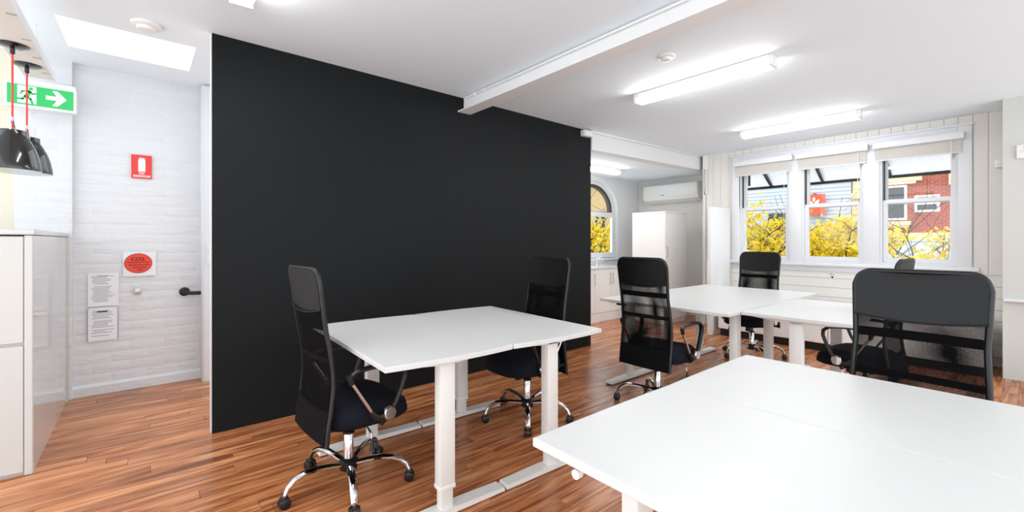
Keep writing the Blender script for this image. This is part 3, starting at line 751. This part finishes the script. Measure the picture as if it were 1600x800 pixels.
def sheet_paper(label, x, z, w2, h2, title_z, border):
    t = thing('paper_notice', label, 'notice', (x, YS, z), group='paper notices on the brick wall')
    p = obj('sheet', MB().box(-w2, w2, -.001, .001, -h2, h2), 'paper', t)
    rr = random.Random(int(z * 100)); ln = MB(); zz = h2 - .03
    while zz > -h2 + .03:
        a = -w2 + .02 + rr.random() * .02; b = w2 - .02 - rr.random() * .06; ln.box(a, b, -.0016, -.001, zz, zz + .0045); zz -= .013 + (rr.random() < .15) * .012
    tag(obj('text_lines', ln, 'inkg', p), kind='stuff')
    obj('heading', MB().box(-.04, .03, -.0017, -.001, title_z, title_z + .009), 'ink' if border else 'inkg', p)
    if border:
        for s in (-1, 1):
            obj('sleeve_edge', MB().box(s * w2 - .002, s * w2 + .002, -.003, .001, -h2, h2), 'inkg', t)
        for sx in (-1, 1): obj('pin', MB().cyl((sx * (w2 - .005), -.006, h2 - .004), (sx * (w2 - .005), 0, h2 - .004), .006, 10), 'steel', t)
sheet_paper('white printed notice taped above another on the brick wall', -.278, .915, .100, .145, .115, False)
sheet_paper('lower printed notice in a clear sleeve on the brick wall', -.281, .612, .098, .145, .105, True)
t = thing('wall_button', 'small square metal plate on the brick wall under the oval sign', 'wall plate', (-.048, YS, .884))
obj('plate', MB().box(-.026, .026, -.008, .004, -.027, .027, .003), 'steel', t); obj('button', MB().cyl((0, -.015, .004), (0, -.008, .004), .009, 14), 'brickw', t); obj('lock', MB().cyl((0, -.011, -.016), (0, -.008, -.016), .004, 10), 'plast', t)
t = thing('handrail', 'short black handrail fixed to the brick wall', 'handrail', (.296, Y_BRICK - .012, .855))
obj('flange', MB().tube([(0, .0, 0), (0, -.008, 0), (0, -.014, 0)], [.042, .042, .034], 24), 'plast', t)
obj('rail', MB().tube([(0, 0, 0), (.002, -.03, -.002), (.015, -.055, -.006), (.045, -.07, -.012), (.10, -.075, -.014), (.5, -.075, -.012)], .018, 12), 'plast', t)

# ------------------------------------------------------------------ kitchen nook
t = thing('kitchen_bench', 'low white kitchen bench with doors under the arched window', 'kitchen bench', (0, 4.67, 0))
obj('carcass', MB().box(4.35, 6.43, .025, .47, .0, .875), 'lam', t)
obj('plinth', MB().box(4.35, 6.43, .012, .025, .0, .14), 'lam', t)
for k, (a, b, hs) in enumerate(((4.38, 4.80, 1), (4.80, 5.22, -1), (5.22, 5.70, 1), (5.70, 6.11, 1), (6.11, 6.43, -1))):
    d = obj('door', MB().box(a + .002, b - .002, .0, .024, .15, .872, .002, 1), 'lam', t)
    hx = (b - .035) if hs > 0 else (a + .04)
    obj('handle', MB().tube([(hx, .0, .62), (hx, -.028, .62), (hx, -.028, .80), (hx, .0, .80)], .006, 8), 'steel', d)
obj('benchtop', MB().box(4.35, 6.46, -.02, .475, .878, .918, .004), 'gloss', t)
t = thing('kitchen_tap', 'small chrome tap on the kitchen bench', 'tap', (6.12, 4.98, .918))
obj('tap_body', MB().lathe([(.024, 0), (.024, .01), (.017, .014), (.017, .10), (.02, .105), (.02, .125), (.0, .13)], n=20), 'chrome', t)
obj('spout', MB().tube([(0, 0, .09), (.0, -.05, .12), (.0, -.11, .12), (.0, -.13, .10)], .011, 10), 'chrome', t)
obj('tap_lever', MB().tube([(0, 0, .125), (.02, -.03, .14), (.05, -.06, .145)], .007, 8), 'chrome', t)
t = thing('tall_cabinet', 'tall white double-door storage cabinet in the nook', 'cabinet', (6.40, 3.82, 0))
obj('cabinet_body', MB().box(0, .66, .02, .62, .0, 1.80, .002, 1), 'lam', t)
for k in range(2):
    d = obj('door', MB().box(.002 + .33 * k, .328 + .33 * k, .0, .019, .07, 1.798, .002, 1), 'lam', t)
    if k == 0: obj('handle', MB().tube([(.025, .0, 1.08), (.025, -.03, 1.08), (.025, -.03, 1.26), (.025, .0, 1.26)], .006, 8), 'steel', d)
obj('cabinet_top', MB().box(-.006, .666, -.006, .62, 1.80, 1.825, .003, 1), 'lam', t)
t = thing('wall_socket', 'black plug in a low socket beside the tall cabinet', 'socket', (6.9, 3.815, .34))
obj('socket_plate', MB().box(-.05, .05, -.008, 0.004, -.035, .035, .003), 'plastw', t); obj('plug', MB().box(-.018, .016, -.04, -.008, -.022, .022, .006), 'plast', t)
# air conditioner
t = thing('air_conditioner', 'white split-system air conditioner high on the nook wall', 'air conditioner', (X_AC, 4.364, 2.07))
pf = [(0, .02), (0, .34), (-.17, .34), (-.205, .31), (-.215, .10), (-.19, .05), (-.10, .0)]
bd = MB(); bd.prism([(u, v) for u, v in pf], 'y', -.55, .55); obj('unit_body', bd, 'plastw', t)
obj('front_panel', MB().box(-.222, -.214, -.54, .54, .105, .315, .003), 'plastw', t)
lv = MB(); lv.prism([(-.10, -.002), (-.19, .048), (-.196, .044), (-.10, -.010)], 'y', -.48, .48); obj('louvre', lv, 'plastw', t)
obj('indicator', MB().box(-.224, -.222, .10, .16, .125, .14), 'inkg', t)
t = thing('pipe_duct', 'white pipe duct beside the air conditioner', 'duct', (X_WIN - .012, 3.44, 2.30))
obj('duct_cover', MB().box(-.06, 0, -.035, .035, .20, .43, .006), 'plastw', t)
for k, yy in enumerate((-.015, .012)): obj('pipe', MB().tube([(-.03, yy, .21), (-.032, yy + .006, .05), (-.028, yy - .004, -.10), (-.02, yy + .01, -.18), (.0, yy + .01, -.2)], .011 if k == 0 else .008, 8), 'steelw' if k == 0 else 'steel', t)
# white end panel and low cupboards along the windows
t = thing('end_panel', 'tall plain white panel standing beside the first window', 'panel', (6.22, 3.02, 0))
obj('board', MB().box(0, .62, -.02, .02, .05, 1.84, .003), 'white', t)
obj('foot_post', MB().box(-.004, .07, -.03, .03, 0, 1.05, .003), 'white', t)
GC = 'low white cupboards under the windows'
lbl = ['low white cupboard under the windows, the one beside the tall panel', 'low white cupboard under the windows, second from the tall panel', 'low white cupboard under the windows, third from the tall panel', 'low white cupboard under the windows, beside the wall pier']
for k in range(4):
    y1 = 2.93 - k * .66; y0 = y1 - .655
    t = thing('low_cupboard', lbl[k], 'cupboard', (6.30, y0, 0), group=GC)
    obj('cupboard_body', MB().box(.02, .62, 0, .655, .10, .50, .002, 1), 'lam', t)
    obj('plinth', MB().box(.05, .6, .01, .645, 0, .10), 'black', t)
    for j in range(2): obj('door', MB().box(0, .018, .003 + j * .327, .325 + j * .327, .105, .485, .002, 1), 'lam', t)
    obj('cupboard_top', MB().box(-.006, .62, 0, .655, .50, .52, .003, 1), 'lam', t)
t = thing('power_outlet', 'grey power outlet on the boards under the window sill', 'power outlet', (X_WIN - .014, 1.735, .885))
obj('outlet_plate', MB().box(-.010, .004, -.03, .03, -.045, .045, .003), 'steelw', t); obj('switch', MB().box(-.015, -.010, -.02, -.006, .008, .03), 'inkg', t); obj('switch', MB().box(-.015, -.010, .006, .02, .008, .03), 'inkg', t); obj('holes', MB().box(-.011, -.010, -.012, .012, -.03, -.008), 'plast', t)
t = thing('wall_controller', 'cream control box with a shelf lip on the wall pier', 'controller', (X_PIER, .08, 2.19))
obj('control_body', MB().box(-.03, .004, -.09, .045, -.055, .075, .006), 'plastw', t); obj('lip', MB().box(-.045, -.03, -.09, .02, .005, .02, .003), 'plastw', t); obj('display', MB().box(-.032, -.03, -.07, .0, .03, .06), 'inkg', t)
t = thing('sensor_box', 'small white sensor box beside the wall pier', 'sensor', (X_WIN - .012, .26, 2.17))
obj('sensor_body', MB().box(-.035, 0, -.035, .03, -.045, .045, .006), 'plastw', t); obj('sensor_lens', MB().box(-.038, -.035, -.02, .015, -.03, .0, .002, 1), 'trim', t)

# ------------------------------------------------------------------ outside: awning
aw = thing('awning', 'white corrugated awning on black iron brackets outside the windows', 'awning', (7.2, 0, 0))
sh = MB(); ny = 90
vs = []; fs = []
for i in range(ny + 1):
    yy = -.4 + 4.2 * i / ny; dz = .012 * (1 if i % 2 else -1)
    vs += [(.0, yy, 2.90 + dz), (.95, yy, 2.275 + dz)]
for i in range(ny): fs.append((2 * i, 2 * i + 1, 2 * i + 3, 2 * i + 2))
sh.add(vs, fs); obj('roof_sheet', sh, 'awn', aw)
obj('front_rail', MB().box(.90, .94, -.4, 3.8, 2.235, 2.275), 'iron', aw)
for yy in (.45, 1.33, 2.14, 2.87, 3.6):
    bk = MB(); bk.prism([(.92, 2.25), (.80, 2.30), (.60, 2.42), (.35, 2.55), (.0, 2.62), (.0, 2.70), (.30, 2.66), (.62, 2.52), (.85, 2.38), (.94, 2.28)], 'y', yy - .012, yy + .012)
    b_ = obj('bracket', bk, 'iron', aw)
    sc = MB().tube([(.22 + .07 * math.cos(a) * (1 - a / 14), yy, 2.50 + .07 * math.sin(a) * (1 - a / 14)) for a in [i * .5 for i in range(20)]], .012, 6); obj('scroll', sc, 'iron', b_)
    obj('wall_strut', MB().box(.0, .03, yy - .012, yy + .012, 2.20, 2.75), 'iron', b_)

# ------------------------------------------------------------------ outside: street and houses
street = struct('street', MB().box(7.3, 60, -30, 60, -4.3, -4.0), 'asph')
# pale weatherboard house
SX = 28 / 16
h = thing('weatherboard_house', 'pale weatherboard building with an orange sign across the street', 'building', (28, 0, -4))
obj('wall', MB().box(.05, 6, 6.15, 16, 0, 9.5), 'weather', h)
for k in range(20): obj('weatherboard', MB().prism([(-.02, 5.0 + k * .2), (.05, 5.0 + k * .2), (.05, 5.21 + k * .2), (.02, 5.21 + k * .2)], 'y', 6.15, 16) , 'weather', h)
obj('parapet', MB().box(-.25, .1, 6.1, 16, 9.0, 9.6), 'weather', h)
wn_ = obj('window', MB().box(-.06, .0, 9.0, 10.1, 5.9, 7.0).box(-.10, .0, 8.9, 10.2, 7.0, 7.12).box(-.1, 0, 8.9, 10.2, 5.78, 5.9), 'weather', h)
obj('pane', MB().box(-.10, -.06, 9.06, 10.04, 5.96, 6.40), 'pane', wn_); obj('pane', MB().box(-.10, -.06, 9.06, 10.04, 6.50, 6.94), 'pane', wn_)
obj('roof_edge', MB().box(-1.6, .1, 6.3, 16, 3.6, 4.2), 'roofb', h)
obj('canopy_roof', MB().prism([(-2.2, 3.4), (.1, 4.1), (.1, 3.9), (-2.2, 3.25)], 'y', 6.3, 16), 'roofb', h)
t = thing('hanging_sign', 'orange square sign with white leaf emblem across the street', 'street sign', (27.6, 7.68, 1.34))
sp_ = obj('panel', MB().box(-.05, .05, -.49, .49, 1.43, 2.52), 'orange', t)
def ell(cy, cz_, a, b, rot, n=20):
    m_ = MB(); pts = []
    for i in range(n):
        q_ = 2 * PI * i / n; u = a * math.cos(q_) * abs(math.cos(q_)) ** .3; v = b * math.sin(q_)
        pts.append((cy + u * math.cos(rot) - v * math.sin(rot), cz_ + u * math.sin(rot) + v * math.cos(rot)))
    m_.prism(pts, 'x', -.06, -.05); return m_
obj('emblem_leaf', ell(0, 2.26, .12, .06, PI / 2), 'exitw', sp_); obj('emblem_leaf', ell(-.15, 2.13, .15, .055, PI * .78), 'exitw', sp_); obj('emblem_leaf', ell(.15, 2.13, .15, .055, PI * .22), 'exitw', sp_)
obj('emblem_arc', MB().tube([(-.055, .22 * math.cos(a), 2.13 + .16 * math.sin(a)) for a in [PI + PI * i / 12 for i in range(13)]], .02, 6), 'exitw', sp_)
obj('arm', MB().box(-.02, .4, -.03, .03, 2.53, 2.58), 'iron', t)
# cream terrace
h = thing('cream_terrace', 'cream rendered terrace between the pale and the red brick buildings', 'building', (28, 0, -4))
obj('wall', MB().box(0, 6, 4.7, 6.1, 0, 10), 'cream', h)
wn_ = obj('window', MB().box(-.08, 0, 5.0, 5.75, 5.6, 7.0), 'cream', h); obj('pane', MB().box(-.09, -.08, 5.1, 5.65, 5.7, 6.9), 'pane', wn_)
obj('cornice', MB().box(-.3, 0, 4.65, 6.1, 7.5, 7.8), 'cream', h)
obj('pilaster', MB().box(-.12, 0, 5.85, 6.1, 0, 7.5), 'cream', h)
# red brick house
h = thing('brick_house', 'red brick house with white windows and cream trim across the street', 'building', (26, 0, -4))
obj('wall', MB().box(0, 8, -8, 4.55, 0, 10), 'brick', h)
def hwin(y0, y1, z0, z1):
    f = obj('window', MB().box(-.05, .0, y0, y1, z0, z1), 'exitw', h); m_ = .09; zm = (z0 + z1) / 2
    obj('pane', MB().box(-.07, -.05, y0 + m_, y1 - m_, z0 + m_, zm - .04), 'pane', f); obj('pane', MB().box(-.07, -.05, y0 + m_, y1 - m_, zm + .04, z1 - m_), 'pane', f)
hwin(3.70, 4.52, 6.30, 7.85); hwin(2.65, 3.45, 6.62, 7.35); hwin(1.0, 1.75, 6.3, 7.8); hwin(-1.2, -.2, 6.3, 7.8)
sl = MB(); sl.box(-.28, 0, 3.55, 4.55, 6.06, 6.24).box(-.2, 0, 3.62, 4.55, 5.96, 6.06); obj('sill', sl, 'cream', h)
obj('lintel', MB().box(-.2, 0, 3.2, 4.55, 8.0, 8.35), 'cream', h)
obj('string_course', MB().box(-.12, 0, -8, 4.55, 5.35, 5.72), 'cream', h)
obj('lower_wall', MB().box(-.06, 0, -8, 4.55, 0, 5.35), 'weather', h)
obj('verandah_roof', MB().prism([(-2.4, 3.7), (-.05, 4.6), (-.05, 4.45), (-2.4, 3.6)], 'y', -8, 4.55), 'roofb', h)
obj('eave', MB().box(-.35, 0, 1.9, 2.35, 7.7, 8.2), 'cream', h)
# building behind the arched window
h = thing('tan_house', 'tan brick house seen through the arched window', 'building', (16, 18, -4))
obj('wall', MB().box(-8, 14, 0, 4, 0, 9.0), 'tan', h)
obj('roof', MB().box(-8.3, 14.3, -.4, 4, 9.0, 9.3), 'weather', h)
for k in range(5):
    f = obj('window', MB().box(-2 + k * 2.6, -.9 + k * 2.6, -.06, 0, 5.6, 7.3), 'weather', h)
    for a in range(2):
        for b in range(3): obj('pane', MB().box(-1.95 + k * 2.6 + a * .53, -1.48 + k * 2.6 + a * .53, -.08, -.06, 5.68 + b * .54, 6.15 + b * .54), 'pane', f)

# ------------------------------------------------------------------ outside: autumn trees
def tree(label, base, top_z, crown_c, crown_r, nleaf, seed, group, leaf=.058, start=None):
    rr = random.Random(seed); t = thing('autumn_tree', label, 'tree', base, group=group)
    B = Vector(base); br = MB(); tips = []
    def grow(p, d, L, r, depth):
        pts = [p]; rad = [r]; q = p.copy(); dd = d.copy(); n = 4
        for i in range(n):
            dd = (dd + Vector((rr.uniform(-.22, .22), rr.uniform(-.22, .22), rr.uniform(-.10, .16)))).normalized(); q = q + dd * L / n; pts.append(q.copy()); rad.append(r * (1 - .55 * (i + 1) / n))
            if depth >= 1: tips.append(q.copy())
        br.tube(pts, rad, 6 if depth else 8)
        if depth < 4:
            for k in range(3 if depth < 3 else 2):
                a = rr.uniform(0, 2 * PI); up = rr.uniform(-.05, .75)
                nd = (dd * .55 + Vector((math.cos(a), math.sin(a), up)) * .75).normalized()
                s = pts[rr.randrange(2, n + 1)]; grow(s, nd, L * rr.uniform(.58, .8), r * .5, depth + 1)
    trunk_top = Vector((crown_c[0], crown_c[1], crown_c[2] - crown_r * .75)) - B
    mid = trunk_top * .5 + Vector((.15, -.1, 0))
    tk = MB().tube([(0, 0, 0), tuple(mid), tuple(trunk_top)], [.17, .13, .10], 10); obj('trunk', tk, 'bark', t)
    for k in range(5):
        a = 2 * PI * k / 5 + rr.random(); grow(trunk_top, Vector((math.cos(a) * .8, math.sin(a) * .8, .62)).normalized(), crown_r * .78, .068, 0)
    nt_ = len(tips)
    for k in range(7):
        a = 2 * PI * k / 7 + rr.random(); grow(trunk_top + Vector((math.cos(a), math.sin(a), .9)) * crown_r * .3, Vector((math.cos(a) * .6, math.sin(a) * .6, .8)).normalized(), crown_r * 1.0, .03, 2)
    del tips[nt_:]
    tag(obj('branches', br, 'bark', t), kind='stuff')
    lf = MB(); vs = []; fs = []
    for k in range(nleaf):
        p = rr.choice(tips) + Vector((rr.gauss(0, .11), rr.gauss(0, .11), rr.gauss(0, .09)))
        if rr.random() < .35: p = p + Vector((rr.gauss(0, .2), rr.gauss(0, .2), rr.gauss(0, .12)))
        u = Vector((rr.gauss(0, 1), rr.gauss(0, 1), rr.gauss(0, .6))).normalized(); v = u.orthogonal(); v.rotate(Matrix.Rotation(rr.random() * 6.28, 3, u)); w_ = u.cross(v)
        s = leaf * rr.uniform(.6, 1.25); n = len(vs)
        vs += [tuple(p - v * s), tuple(p + w_ * s * .42 + u * s * .1), tuple(p + v * s), tuple(p - w_ * s * .42 + u * s * .1)]; fs.append((n, n + 1, n + 2, n + 3))
    lf.v, lf.f, lf.s = vs, fs, [False] * len(fs)
    me = lf.mesh('foliage'); me.materials.append(M['leaf']); o = bpy.data.objects.new('foliage', me); C.objects.link(o); o.parent = t; tag(o, kind='stuff')
    return t
GT = 'yellow autumn street trees'
tree('yellow autumn tree outside the window nearest the corner', (11.6, 5.0, -4), 2.2, (11.6, 5.0, 1.0), 1.5, 3600, 3, GT)
tree('yellow autumn tree outside the middle window', (16.6, 3.9, -4), 2.2, (16.6, 3.9, .85), 1.9, 4200, 11, GT, .072)
tree('yellow autumn tree outside the window beside the wall pier', (11.8, .75, -4), 2.0, (11.8, .75, .35), 1.35, 3600, 21, GT)
tree('yellow autumn tree outside the arched kitchen window', (9.3, 8.4, -4), 2.4, (9.3, 8.4, 1.1), 1.5, 3000, 33, GT)
